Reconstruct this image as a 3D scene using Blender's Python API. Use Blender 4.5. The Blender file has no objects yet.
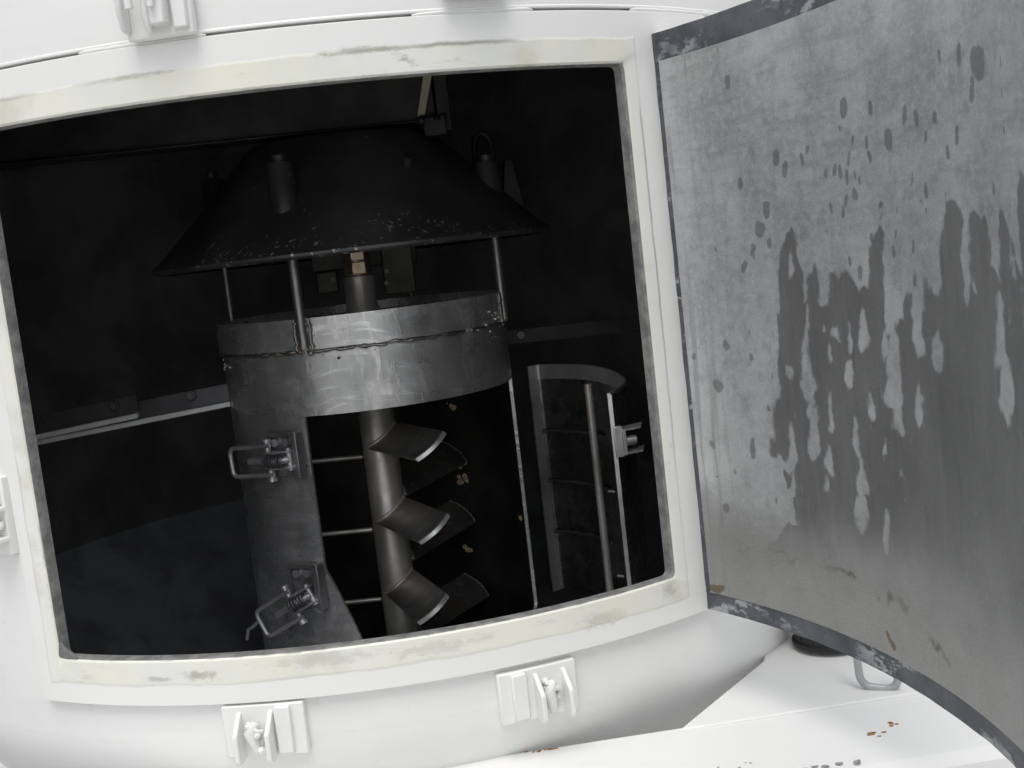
import bpy, bmesh, math, random
from math import sin, cos, pi, radians as rad, atan2, sqrt
from mathutils import Vector, Matrix, noise as mnoise
random.seed(7)
S = bpy.context.scene
COL = S.collection
Z0 = 1.5                       # height of the middle of the tank opening above the ground
# ------------------------------------------------------------------ camera
cam_data = bpy.data.cameras.new('camera'); cam = bpy.data.objects.new('camera', cam_data); COL.objects.link(cam)
YAW, PITCH, ROLL = 0.0924, 0.1132, -0.1142
fwd = Vector((sin(YAW)*cos(PITCH), cos(YAW)*cos(PITCH), -sin(PITCH)))
right = Vector((cos(YAW), -sin(YAW), 0)); up = right.cross(fwd)
right, up = right*cos(ROLL)+up*sin(ROLL), up*cos(ROLL)-right*sin(ROLL)
M = Matrix((right, up, -fwd)).transposed().to_4x4()
M.translation = Vector((0.039, -1.6712, 0.0906+Z0))
cam.matrix_world = M
cam_data.sensor_width = 36.0; cam_data.lens = 1201.5/1024*36
cam_data.clip_start = 0.02; cam_data.clip_end = 500
S.camera = cam
# ------------------------------------------------------------------ light
SUN_EL, SUN_AZ = 66, 192       # degrees; azimuth clockwise from +Y
world = bpy.data.worlds.new('World'); S.world = world; world.use_nodes = True
wn = world.node_tree.nodes; wl = world.node_tree.links; wn.clear()
sky = wn.new('ShaderNodeTexSky'); sky.sky_type = 'NISHITA'; sky.sun_disc = False
sky.sun_elevation = rad(SUN_EL); sky.sun_rotation = rad(SUN_AZ)
sky.air_density = 1.0; sky.dust_density = 3.0; sky.ozone_density = 1.0
hs = wn.new('ShaderNodeHueSaturation'); hs.inputs['Saturation'].default_value = 0.18
bg = wn.new('ShaderNodeBackground'); bg.inputs['Strength'].default_value = 0.12
wo = wn.new('ShaderNodeOutputWorld')
wl.new(sky.outputs[0], hs.inputs['Color']); wl.new(hs.outputs[0], bg.inputs['Color']); wl.new(bg.outputs[0], wo.inputs['Surface'])
sd = bpy.data.lights.new('sun', 'SUN'); sd.energy = 1.0; sd.angle = rad(35); sd.color = (1.0, 0.985, 0.96)
sun = bpy.data.objects.new('sun', sd); COL.objects.link(sun)
sdir = Vector((sin(rad(SUN_AZ))*cos(rad(SUN_EL)), cos(rad(SUN_AZ))*cos(rad(SUN_EL)), sin(rad(SUN_EL))))
sun.rotation_euler = (-sdir).to_track_quat('-Z', 'Y').to_euler(); sun.location = sdir*10
S.view_settings.view_transform = 'Standard'; S.view_settings.look = 'None'
S.view_settings.gamma = 1.0; S.view_settings.use_curve_mapping = False
S.view_settings.exposure = 0.40
S.render.engine = 'CYCLES'
S.cycles.max_bounces = 10; S.cycles.diffuse_bounces = 5; S.cycles.glossy_bounces = 5
S.cycles.sample_clamp_indirect = 4.0
# ------------------------------------------------------------------ dimensions (metres, tank axis = origin, z from opening middle)
R = 0.591                      # tank outside radius
RI = 0.5865                     # lining
PL, PR = rad(-32.05), rad(28.35)    # opening sides
ZB, ZT = -0.2515, 0.249        # opening bottom, top
RT = 0.194                     # mixing tube radius
# ------------------------------------------------------------------ node helper
class G:
    """Small wrapper that strings shader nodes together."""
    def __init__(s, name):
        s.m = bpy.data.materials.new(name); s.m.use_nodes = True
        s.t = s.m.node_tree; s.n = s.t.nodes; s.n.clear()
        s.out = s.n.new('ShaderNodeOutputMaterial'); s.p = s.n.new('ShaderNodeBsdfPrincipled')
        s.t.links.new(s.p.outputs[0], s.out.inputs['Surface'])
        s.tc = s.n.new('ShaderNodeTexCoord')
    def set(s, sock, v):
        if hasattr(v, 'is_output'): s.t.links.new(v, sock)
        else:
            if isinstance(v, (tuple, list)) and len(v) == 3 and sock.type == 'RGBA': v = (*v, 1)
            sock.default_value = v
    def math(s, op, a, b=None, c=None, clamp=False):
        n = s.n.new('ShaderNodeMath'); n.operation = op; n.use_clamp = clamp
        for i, v in enumerate((a, b, c)):
            if v is not None: s.set(n.inputs[i], v)
        return n.outputs[0]
    def ramp(s, f, a, b, x=0.0, y=1.0):
        n = s.n.new('ShaderNodeMapRange'); n.interpolation_type = 'SMOOTHSTEP'
        s.set(n.inputs[0], f); s.set(n.inputs[1], a); s.set(n.inputs[2], b); s.set(n.inputs[3], x); s.set(n.inputs[4], y)
        return n.outputs[0]
    def mix(s, f, a, b, mode='MIX'):
        n = s.n.new('ShaderNodeMix'); n.data_type = 'RGBA'; n.blend_type = mode
        s.set(n.inputs[0], f); s.set(n.inputs[6], a); s.set(n.inputs[7], b)
        return n.outputs[2]
    def mapped(s, scale=(1,1,1), rot=(0,0,0), src=None):
        n = s.n.new('ShaderNodeMapping'); s.set(n.inputs[0], src or s.tc.outputs['Object'])
        n.inputs['Scale'].default_value = scale; n.inputs['Rotation'].default_value = rot
        return n.outputs[0]
    def noise(s, scale, detail=4, rough=0.55, vec=None, dist=0.0):
        n = s.n.new('ShaderNodeTexNoise'); s.set(n.inputs['Vector'], vec or s.tc.outputs['Object'])
        n.inputs['Scale'].default_value = scale; n.inputs['Detail'].default_value = detail
        n.inputs['Roughness'].default_value = rough; n.inputs['Distortion'].default_value = dist
        return n.outputs['Fac']
    def voro(s, scale, vec=None, feature='F1', rnd=1.0):
        n = s.n.new('ShaderNodeTexVoronoi'); n.feature = feature; s.set(n.inputs['Vector'], vec or s.tc.outputs['Object'])
        n.inputs['Scale'].default_value = scale; n.inputs['Randomness'].default_value = rnd
        return n.outputs['Distance']
    def xyz(s, vec=None):
        n = s.n.new('ShaderNodeSeparateXYZ'); s.set(n.inputs[0], vec or s.tc.outputs['Object']); return n.outputs
    def attr(s, name):
        n = s.n.new('ShaderNodeAttribute'); n.attribute_name = name; return n.outputs['Fac']
    def bump(s, h, strength=0.2, dist=0.002):
        n = s.n.new('ShaderNodeBump'); n.inputs['Strength'].default_value = strength; n.inputs['Distance'].default_value = dist
        s.set(n.inputs['Height'], h); s.t.links.new(n.outputs[0], s.p.inputs['Normal'])
    def fin(s, col, rough, metal=0.0, spec=None):
        s.set(s.p.inputs['Base Color'], col); s.set(s.p.inputs['Roughness'], rough); s.set(s.p.inputs['Metallic'], metal)
        if spec is not None: s.set(s.p.inputs['Specular IOR Level'], spec)
        return s.m

def m_white(name='white_paint', dirt=0.5, chips=0.0):
    g = G(name)
    n1 = g.noise(6, 5); n2 = g.noise(60, 4)
    st = g.noise(14, 4, vec=g.mapped((1, 1, 7)))
    c = g.mix(g.math('MULTIPLY', g.ramp(n1, .45, .75), .35*dirt), (.79, .79, .78), (.64, .64, .615))
    c = g.mix(g.math('MULTIPLY', g.ramp(st, .5, .8), .14*dirt), c, (.58, .58, .55))
    sp = g.ramp(g.noise(95, 2), .77, .80)
    c = g.mix(g.math('MULTIPLY', sp, .35*dirt), c, (.42, .41, .37))
    sm = g.math('MULTIPLY', g.ramp(g.noise(30, 6, .7, vec=g.mapped((1, 1, .35))), .60, .74), g.ramp(n1, .45, .6))
    c = g.mix(g.math('MULTIPLY', sm, .4*dirt), c, (.50, .49, .45))
    if chips:
        ch = g.math('MULTIPLY', g.ramp(g.noise(30, 6, .7), .70, .72), g.ramp(g.noise(5, 2), .55, .6))
        c = g.mix(g.math('MULTIPLY', ch, chips), c, (.22, .10, .04))
    g.bump(g.math('ADD', g.math('MULTIPLY', n2, .4), g.noise(9, 3)), .12, .004)
    return g.fin(c, g.ramp(n1, .3, .7, .30, .48))

# grimy rubs on the flange: place along it, height, half width, half height, strength
SMUDGES = [(-.180, -.268, .022, .006, .8), (-.22, -.270, .02, .003, .6), (.205, -.272, .035, .008, .45), (.045, -.265, .05, .008, .35), (.285, -.262, .012, .010, .5), (.045, .273, .05, .0035, .8), (-.16, .274, .05, .0022, .6), (-.06, -.262, .06, .008, .35)]
def m_frame():
    # white painted flange with a band of yellowed gasket glue round the opening
    g = G('white_paint_with_glue')
    x, y, z = g.xyz()
    u = g.math('MULTIPLY', g.math('ARCTAN2', x, g.math('MULTIPLY', y, -1)), R)
    um = (PL+PR)/2*R; hw = (PR-PL)/2*R
    du = g.math('SUBTRACT', g.math('ABSOLUTE', g.math('SUBTRACT', u, um)), hw)
    dz = g.math('SUBTRACT', g.math('ABSOLUTE', g.math('ADD', z, .0013)), .25)
    d = g.math('MAXIMUM', g.math('MULTIPLY', du, 1.5), dz)          # distance outward from the opening edge
    nz = g.noise(22, 5, .6); nb = g.noise(7, 4)
    dn = g.math('ADD', d, g.math('MULTIPLY', g.math('SUBTRACT', nz, .5), .007))
    glue = g.ramp(dn, .0235, .0265, 1, 0)
    thick = g.ramp(nb, .25, .6)
    c = g.mix(g.math('MULTIPLY', g.ramp(g.noise(9, 4), .5, .8), .2), (.80, .80, .785), (.66, .66, .63))
    gl = g.mix(g.ramp(g.noise(16, 5), .35, .7), (.77, .76, .65), (.71, .72, .675))
    c = g.mix(g.math('MULTIPLY', glue, g.math('MULTIPLY', g.math('MULTIPLY_ADD', thick, .65, .3), g.ramp(du, .0, .012, 1, .45))), c, gl)
    edge = g.math('MULTIPLY', g.ramp(dn, .0215, .0245), g.ramp(dn, .0245, .0275, 1, 0))
    c = g.mix(g.math('MULTIPLY', g.math('MULTIPLY', edge, g.math('MULTIPLY', g.ramp(g.noise(4.5, 3), .47, .60), g.ramp(z, -.30, .24, .12, 1))), .85), c, (.24, .24, .22))
    sc = g.math('MULTIPLY', g.ramp(g.noise(34, 6, .7, vec=g.mapped((1, 1, 3))), .52, .66), g.ramp(g.noise(5.5, 2), .50, .60))
    c = g.mix(g.math('MULTIPLY', g.math('MULTIPLY', sc, glue), .65), c, (.33, .32, .26))
    br = g.math('MULTIPLY', g.ramp(g.noise(10, 4), .54, .70), glue)
    c = g.mix(g.math('MULTIPLY', br, .45), c, (.45, .42, .30))
    for su, sz, ru, rz, k in SMUDGES:
        q = g.math('SQRT', g.math('ADD', g.math('POWER', g.math('DIVIDE', g.math('SUBTRACT', u, su), ru), 2), g.math('POWER', g.math('DIVIDE', g.math('SUBTRACT', z, sz), rz), 2)))
        q = g.ramp(g.math('ADD', q, g.math('MULTIPLY', g.math('SUBTRACT', g.noise(70, 6, .75, vec=g.mapped((1, 1, 2.5))), .5), 3.2)), .2, 1.1, 1, 0)
        c = g.mix(g.math('MULTIPLY', q, k*.75), c, (.27, .26, .21))
    lip = g.ramp(g.math('ADD', d, g.math('MULTIPLY', g.math('SUBTRACT', g.noise(60, 4), .5), .005)), .0003, .0022, 1, 0)
    lipn = g.ramp(g.noise(25, 4), .42, .6)
    c = g.mix(g.math('MULTIPLY', g.math('MULTIPLY', lip, lipn), .8), c, (.20, .195, .17))
    g.bump(g.math('ADD', g.math('MULTIPLY', glue, .6), g.math('MULTIPLY', nz, .5)), .25, .003)
    return g.fin(c, .5)

def m_reveal():
    g = G('scraped_seal_edge')
    n = g.noise(55, 6, .7); b = g.noise(18, 4)
    c = g.mix(g.ramp(n, .35, .65), (.14, .145, .14), (.26, .26, .25))
    c = g.mix(g.ramp(b, .66, .76), c, (.38, .38, .36))
    g.bump(n, .5, .003)
    return g.fin(c, .65)

def m_steel(name, base=(.40, .41, .42), rough=.42, metal=.85, var=.35, scratch=True, grind=False, dust=False, heat=False, spatter=False):
    g = G(name)
    n1 = g.noise(9, 5, .6, dist=.4); n2 = g.noise(40, 5, .65)
    dk = tuple(v*(1-var) for v in base); lt = tuple(min(1, v*(1+var*.6)) for v in base)
    c = g.mix(g.ramp(n1, .3, .7), dk, lt)
    r = g.ramp(n2, .3, .7, rough-.08, rough+.10)
    h = n2
    if scratch:
        s1 = g.noise(70, 3, .6, vec=g.mapped((1, 1, .12), (.15, .1, .3)))
        c = g.mix(g.math('MULTIPLY', g.ramp(s1, .58, .72), .35), c, lt); 
    if grind:
        wob = g.n.new('ShaderNodeTexNoise'); wob.inputs['Scale'].default_value = 7; g.set(wob.inputs['Vector'], g.tc.outputs['Object'])
        va = g.n.new('ShaderNodeVectorMath'); va.operation = 'MULTIPLY_ADD'
        g.t.links.new(wob.outputs['Color'], va.inputs[0]); va.inputs[1].default_value = (.05, .05, .05); g.t.links.new(g.tc.outputs['Object'], va.inputs[2])
        a1 = g.noise(26, 4, .6, vec=g.mapped((.45, .45, 2.4), (.0, .75, .0), va.outputs[0]))
        a2 = g.noise(24, 4, .6, vec=g.mapped((2.4, .6, .5), (.0, .55, .3), va.outputs[0]))
        sw = g.math('MAXIMUM', g.ramp(a1, .50, .60), g.ramp(a2, .52, .62))
        c = g.mix(g.math('MULTIPLY', g.math('SUBTRACT', 1, sw), .55), c, tuple(v*.50 for v in base))
        r = g.math('SUBTRACT', r, g.math('MULTIPLY', sw, .10))
        h = g.math('ADD', n2, sw)
    if grind:
        stn = g.math('MULTIPLY', g.ramp(g.noise(16, 5, .65, vec=g.mapped((1.6, 1.6, .55))), .50, .66), .5)
        c = g.mix(stn, c, tuple(v*.42 for v in base))
    if heat:
        c = g.mix(g.math('MULTIPLY', g.ramp(g.noise(12, 5), .46, .66), .5), c, (.42, .335, .26))
        c = g.mix(g.math('MULTIPLY', g.ramp(g.noise(60, 4, .7, vec=g.mapped((1, 1, .25))), .58, .68), .4), c, (.75, .74, .70))
    if spatter:
        x, y, z = g.xyz()
        s1 = g.math('MULTIPLY', g.ramp(g.noise(85, 3, .6), .66, .70), g.ramp(g.noise(12, 3), .48, .62))
        c = g.mix(g.math('MULTIPLY', s1, .7), c, (.55, .54, .50))
    g.bump(h, .12, .0015)
    return g.fin(c, r, metal)

def m_hood():
    # blackened steel, pale meal dust gathered along the rim
    g = G('blackened_steel_with_dust')
    x, y, z = g.xyz()
    n1 = g.noise(8, 5)
    low = g.ramp(z, .0, .05, 1, 0)
    c = g.mix(g.ramp(n1, .35, .7), (.065, .066, .068), (.125, .126, .13))
    sp = g.ramp(g.noise(150, 3, .6), .59, .66)
    cl = g.ramp(g.math('ADD', g.noise(24, 3), g.math('MULTIPLY_ADD', low, .24, -.08)), .54, .66)
    c = g.mix(g.math('MULTIPLY', g.math('MULTIPLY', sp, cl), .9), c, (.60, .60, .57))
    sp2 = g.math('MULTIPLY', g.ramp(g.noise(110, 2), .74, .78), .5)
    c = g.mix(sp2, c, (.30, .30, .29))
    g.bump(g.noise(50, 4), .15, .002)
    return g.fin(c, g.ramp(n1, .3, .7, .34, .46), .5)

def m_sheet():
    # stainless sheet of the door: dry grey with cleaned streaks, dark wet runs, stains
    g = G('stained_stainless_sheet')
    uvn = g.n.new('ShaderNodeAttribute'); uvn.attribute_name = 'sheet'; uv = uvn.outputs['Vector']   # x along the door, y height, in metres
    U, V, _ = g.xyz(uv)
    wet = g.attr('wet'); dot = g.attr('dot'); dry = g.attr('fade')
    nz = g.noise(150, 4, .6, vec=uv)
    w = g.ramp(g.math('ADD', wet, g.math('MULTIPLY', g.math('SUBTRACT', nz, .5), .9)), .12, .88)
    w = g.math('MULTIPLY', w, dry)
    d = g.ramp(g.math('ADD', dot, g.math('MULTIPLY', g.math('SUBTRACT', nz, .5), .9)), .30, .75)
    cloud = g.noise(9, 6, .6, vec=g.mapped((1.4, .8, 1), src=uv))
    fine = g.noise(130, 4, .7, vec=uv)
    hz = g.noise(26, 5, .65, vec=g.mapped((.35, 2.2, 1), (0, 0, -.12), src=uv))
    vt = g.noise(40, 4, .6, vec=g.mapped((2.0, .12, 1), src=uv))
    dryc = g.mix(g.ramp(cloud, .3, .7), (.40, .405, .415), (.57, .578, .59))
    dryc = g.mix(g.math('MULTIPLY', g.ramp(fine, .40, .72), .40), dryc, (.68, .685, .69))
    med = g.noise(45, 5, .7, vec=uv)
    dryc = g.mix(g.math('MULTIPLY', g.ramp(med, .48, .68), .35), dryc, (.25, .255, .265))
    dryc = g.mix(g.math('MULTIPLY', g.ramp(g.noise(6, 3, .5, vec=uv, dist=1.0), .52, .68), .45), dryc, (.72, .725, .73))
    up_ = g.ramp(V, .02, .16)
    dryc = g.mix(g.math('MULTIPLY', g.math('MULTIPLY', g.ramp(hz, .50, .68), up_), .38), dryc, (.26, .265, .27))
    dryc = g.mix(g.math('MULTIPLY', g.math('MULTIPLY', g.ramp(hz, .46, .30), up_), .30), dryc, (.64, .645, .65))
    left = g.ramp(U, .03, .09, 1, 0)
    dryc = g.mix(g.math('MULTIPLY', g.math('MULTIPLY', g.ramp(vt, .5, .66), left), .45), dryc, (.24, .24, .24))
    low = g.ramp(g.math('ADD', V, g.math('MULTIPLY', g.noise(14, 4, vec=uv), .05)), -.20, -.12, 1, 0)
    dryc = g.mix(g.math('MULTIPLY', low, .75), dryc, (.28, .28, .268))
    spk = g.ramp(g.noise(330, 2, .5, vec=uv), .735, .77)
    wetc = g.mix(g.ramp(cloud, .3, .7), (.170, .172, .175), (.225, .227, .23))
    run = g.noise(55, 5, .65, vec=g.mapped((2.2, .22, 1), src=uv))
    wetc = g.mix(g.math('MULTIPLY', g.ramp(run, .52, .72), .30), wetc, (.30, .305, .31))
    wetc = g.mix(g.math('MULTIPLY', g.ramp(run, .45, .30), .35), wetc, (.10, .10, .105))
    dr = g.math('MULTIPLY', g.ramp(g.noise(120, 2, .5, vec=g.mapped((2.0, .35, 1), src=uv)), .70, .74), g.ramp(V, -.02, -.06))
    wetc = g.mix(g.math('MULTIPLY', dr, .6), wetc, (.42, .425, .43))
    c = g.mix(w, dryc, wetc)
    c = g.mix(g.math('MULTIPLY', d, .62), c, (.15, .15, .155))
    # rub line and brown smears along the lower edge
    dark = g.attr('smear')
    sm = g.ramp(g.math('ADD', dark, g.math('MULTIPLY', g.math('SUBTRACT', nz, .5), .5)), .25, .8)
    c = g.mix(g.math('MULTIPLY', sm, .85), c, (.115, .105, .09))
    ru = g.attr('rust')
    rm = g.ramp(g.math('ADD', ru, g.math('MULTIPLY', g.math('SUBTRACT', nz, .5), .9)), .4, .65)
    c = g.mix(g.math('MULTIPLY', rm, .8), c, (.17, .11, .06))
    c = g.mix(g.math('MULTIPLY', spk, .6), c, (.72, .72, .70))
    grain = g.noise(480, 2, .6, vec=uv)
    c = g.mix(g.math('MULTIPLY', g.ramp(grain, .35, .65), .28), c, g.mix(1.0, c, (.62, .62, .62), 'MULTIPLY'))
    rgh = g.math('SUBTRACT', g.ramp(fine, .3, .7, .50, .60), g.math('MULTIPLY', w, .16))
    g.bump(g.math('ADD', fine, g.math('MULTIPLY', cloud, 1.5)), .06, .002)
    return g.fin(c, rgh, g.math('MULTIPLY_ADD', w, -.25, .62))

def m_seal():
    g = G('dark_seal_strip')
    n = g.noise(20, 6, .65); b = g.noise(11, 3)
    c = g.mix(g.ramp(n, .3, .7), (.045, .048, .058), (.10, .105, .12))
    sc = g.math('MULTIPLY', g.ramp(g.noise(26, 6, .7, vec=g.mapped((1, 1, 2.2))), .53, .60), g.ramp(b, .46, .58))
    c = g.mix(g.math('MULTIPLY', sc, .75), c, (.42, .43, .45))
    ed = g.ramp(g.noise(70, 4), .62, .68)
    c = g.mix(g.math('MULTIPLY', ed, .5), c, (.02, .02, .022))
    g.bump(n, .4, .003)
    return g.fin(c, .55)

def m_plain(name, col, rough, metal=0.0, var=.25, scale=30):
    g = G(name)
    n = g.noise(scale, 4)
    c = g.mix(g.ramp(n, .3, .7), tuple(v*(1-var) for v in col), tuple(min(1, v*(1+var)) for v in col))
    g.bump(n, .15, .001)
    return g.fin(c, rough, metal)

WHITE = m_white(dirt=.75); DECKW = m_white('white_deck_paint', .35, .9); FRAME = m_frame(); REVEAL = m_reveal()
LINING = m_steel('dull_lining_steel', (.235, .235, .238), .46, .5, .35)
DOORSTEEL = m_steel('smeared_door_steel', (.24, .235, .225), .27, .9, .5)
BLACKED = m_plain('blackened_iron', (.035, .034, .032), .5, .3, .3)
INNERSTEEL = m_steel('dark_inner_steel', (.11, .108, .10), .36, .75, .5, scratch=False)
FLOOR = m_steel('bluish_floor_steel', (.36, .37, .39), .45, .35, .35)
TUBE = m_steel('ground_tube_steel', (.86, .865, .87), .36, .72, .38, grind=True, spatter=True)
BARE = m_steel('bare_bright_steel', (.88, .88, .86), .28, .75, .10, scratch=False)
LATCHBASE = m_steel('worn_latch_plate', (.36, .36, .365), .42, .75, .4)
LIPLIGHT = m_plain('painted_lip_light', (.92, .92, .90), .3, .15, .06, 60)  # near-white colour stands in for strong light on the arm lips
DARK = m_steel('dark_steel', (.13, .13, .135), .45, .6, .35)
SHAFT = m_steel('shaft_steel', (.80, .77, .72), .42, .6, .35, heat=True)
PADDLE = m_steel('paddle_steel', (.32, .315, .305), .36, .8, .4, heat=True)
LATCH = m_steel('latch_steel', (.62, .62, .63), .38, .7, .3)
HOOD = m_hood(); SHEET = m_sheet(); SEAL = m_seal()
BRONZE = m_plain('bronze_coupling', (.78, .62, .46), .32, .95, .25, 25)
RUBBER = m_plain('black_rubber', (.012, .012, .012), .5, 0, .2)
GREYP = m_plain('grey_painted_handle', (.40, .41, .42), .4, .2, .12)
DUST = m_plain('pale_meal', (.80, .60, .38), .8, 0, .3, 90)
GASK = m_plain('yellowed_strip', (.50, .48, .34), .6, 0, .15)
BEAM = m_plain('beam_steel', (.075, .071, .062), .45, .4, .3)
GROUND = m_plain('concrete_ground', (.50, .498, .49), .85, 0, .2, 2)

# ------------------------------------------------------------------ geometry helper
def P(r, ph, z): return Vector((r*sin(ph), -r*cos(ph), z))
class MB:
    def __init__(s): s.v = []; s.f = []
    def add(s, vs, fs):
        k = len(s.v); s.v += [Vector(v) for v in vs]; s.f += [tuple(i+k for i in f) for f in fs]; return s
    def box(s, c, size, mat=None):
        hx, hy, hz = (d/2 for d in size); mat = mat or Matrix.Identity(3); c = Vector(c)
        vs = [c+mat@Vector((x*hx, y*hy, z*hz)) for x in (-1, 1) for y in (-1, 1) for z in (-1, 1)]
        return s.add(vs, [(0,1,3,2), (4,6,7,5), (0,4,5,1), (2,3,7,6), (0,2,6,4), (1,5,7,3)])
    def tube(s, pts, r, n=12, caps=True):
        pts = [Vector(p) for p in pts]; rs = r if isinstance(r, (list, tuple)) else [r]*len(pts)
        t0 = (pts[1]-pts[0]).normalized(); nrm = t0.orthogonal().normalized(); vs = []; L = len(pts)
        for i, p in enumerate(pts):
            a = (pts[min(i+1, L-1)]-pts[max(i-1, 0)]).normalized()
            nrm = (nrm-a*nrm.dot(a)).normalized(); b = a.cross(nrm)
            vs += [p+(nrm*cos(2*pi*k/n)+b*sin(2*pi*k/n))*rs[i] for k in range(n)]
        fs = [(i*n+k, i*n+(k+1) % n, (i+1)*n+(k+1) % n, (i+1)*n+k) for i in range(L-1) for k in range(n)]
        if caps: fs += [tuple(range(n-1, -1, -1)), tuple((L-1)*n+k for k in range(n))]
        return s.add(vs, fs)
    def lathe(s, prof, n=96, closed=False, c=(0, 0)):
        vs = []; m = len(prof)
        for k in range(n):
            a = 2*pi*k/n
            vs += [(c[0]+r*sin(a), c[1]-r*cos(a), z) for r, z in prof]
        fs = []
        for k in range(n):
            q = (k+1) % n
            for j in range(m if closed else m-1):
                j2 = (j+1) % m; fs.append((k*m+j, q*m+j, q*m+j2, k*m+j2))
        return s.add(vs, fs)
    def slab(s, outer, inner):
        """closed plate between two equal grids of points"""
        a, b = len(outer), len(outer[0]); N = a*b
        vs = [p for row in outer for p in row]+[p for row in inner for p in row]; fs = []
        for i in range(a-1):
            for j in range(b-1):
                q = (i*b+j, i*b+j+1, (i+1)*b+j+1, (i+1)*b+j); fs.append(q); fs.append(tuple(N+x for x in q[::-1]))
        rim = [(0, j) for j in range(b)]+[(i, b-1) for i in range(1, a)]+[(a-1, j) for j in range(b-2, -1, -1)]+[(i, 0) for i in range(a-2, 0, -1)]
        for t in range(len(rim)):
            (i, j), (k, l) = rim[t], rim[(t+1) % len(rim)]
            fs.append((i*b+j, N+i*b+j, N+k*b+l, k*b+l))
        return s.add(vs, fs)
    def prism(s, poly, ext):
        n = len(poly); poly = [Vector(p) for p in poly]; e = Vector(ext)
        return s.add(poly+[p+e for p in poly], [tuple(range(n-1, -1, -1)), tuple(range(n, 2*n))]+[(i, (i+1) % n, n+(i+1) % n, n+i) for i in range(n)])
    def loft(s, loops):
        n = len(loops[0]); vs = [p for l in loops for p in l]
        return s.add(vs, [(i*n+k, i*n+(k+1) % n, (i+1)*n+(k+1) % n, (i+1)*n+k) for i in range(len(loops)-1) for k in range(n)])
    def build(s, name, mat, parent=None, bevel=0, smooth=40, loc=None, origin=None):
        base = parent['base_'] if parent is not None and 'base_' in parent.keys() else None
        o0 = Vector(origin) if origin is not None else (Vector(base) if base is not None else Vector((0, 0, 0)))
        me = bpy.data.meshes.new(name); me.from_pydata([v-o0 for v in s.v], [], s.f); me.update()
        bm = bmesh.new(); bm.from_mesh(me); bmesh.ops.recalc_face_normals(bm, faces=bm.faces); bm.to_mesh(me); bm.free()
        for p in me.polygons: p.use_smooth = True
        me.set_sharp_from_angle(angle=rad(smooth))
        o = bpy.data.objects.new(name, me); COL.objects.link(o); me.materials.append(mat)
        if parent is not None:
            o.parent = parent; o['base_'] = list(o0)
            o.location = o0-Vector(base)
        else: o.location = o0+Vector((0, 0, Z0)); o['base_'] = list(o0)
        if bevel:
            b = o.modifiers.new('bevel', 'BEVEL'); b.width = bevel; b.segments = 2; b.limit_method = 'ANGLE'; b.angle_limit = rad(40)
        return o
def tag(o, label, cat, group=None, kind=None):
    o['label'] = label; o['category'] = cat
    if group: o['group'] = group
    if kind: o['kind'] = kind
    return o
def thing(name, base, label, cat, group=None):
    o = bpy.data.objects.new(name, None); COL.objects.link(o); o.empty_display_size = .05
    o.location = Vector(base)+Vector((0, 0, Z0)); o['base_'] = list(base)
    return tag(o, label, cat, group)
def blob(mb, c, r, seed=0, flat=1.0, axis=None):
    """small lumpy ball: weld spatter, crumbs, filler"""
    bm = bmesh.new(); bmesh.ops.create_icosphere(bm, subdivisions=2, radius=1)
    vs = []
    for v in bm.verts:
        k = 1+.35*mnoise.noise(v.co*1.7+Vector((seed*3.1, seed, -seed)))
        w = v.co*k
        if axis is not None: w -= axis*w.dot(axis)*(1-flat)
        vs.append(Vector(c)+w*r)
    mb.add(vs, [tuple(x.index for x in f.verts) for f in bm.faces]); bm.free()
def frame_at(ph, r, z, roll=0):
    """3x3 local frame on the tank or tube side: x to the right, y up, z outward"""
    X = Vector((cos(ph), sin(ph), 0)); Yv = Vector((0, 0, 1)); N = Vector((sin(ph), -cos(ph), 0))
    X2 = X*cos(roll)+Yv*sin(roll); Y2 = Yv*cos(roll)-X*sin(roll)
    m = Matrix((X2, Y2, N)).transposed(); o = P(r, ph, z)
    return m, (lambda x, y, zz=0: o+m@Vector((x, y, zz)))
def rrect(u0, u1, z0, z1, r, nu, nv, nc=5):
    """rounded rectangle loop in (u, z), same count for every call with same nu, nv, nc"""
    L = []
    def arc(cx, cz, a0):
        for k in range(nc): a = a0+(k/(nc-1))*pi/2; L.append((cx+r*cos(a), cz+r*sin(a)))
    arc(u1-r, z1-r, 0)
    for k in range(1, nu): L.append((u1-r+(u0-u1+2*r)*k/nu, z1))
    arc(u0+r, z1-r, pi/2)
    for k in range(1, nv): L.append((u0, z1-r+(z0-z1+2*r)*k/nv))
    arc(u0+r, z0+r, pi)
    for k in range(1, nu): L.append((u0+r+(u1-u0-2*r)*k/nu, z0))
    arc(u1-r, z0+r, 1.5*pi)
    for k in range(1, nv): L.append((u1, z0+r+(z1-z0-2*r)*k/nv))
    return L
# ================================================================== ground
g_ = MB(); g_.add([(-60,-60,-Z0), (60,-60,-Z0), (60,60,-Z0), (-60,60,-Z0)], [(0,1,2,3)])
gr = g_.build('ground', GROUND); gr['kind'] = 'structure'

# ================================================================== white tank
BASE = -1.05
tank = thing('mixing_tank', (0, 0, BASE), 'big round white painted steel tank with its curved inspection door swung open', 'tank')
NU, NV = 48, 28
def cyl_loop(loop, r): return [P(r, u/R, z) for u, z in loop]
open_loop = rrect(PL*R, PR*R, ZB, ZT, .006, NU, NV)
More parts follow.
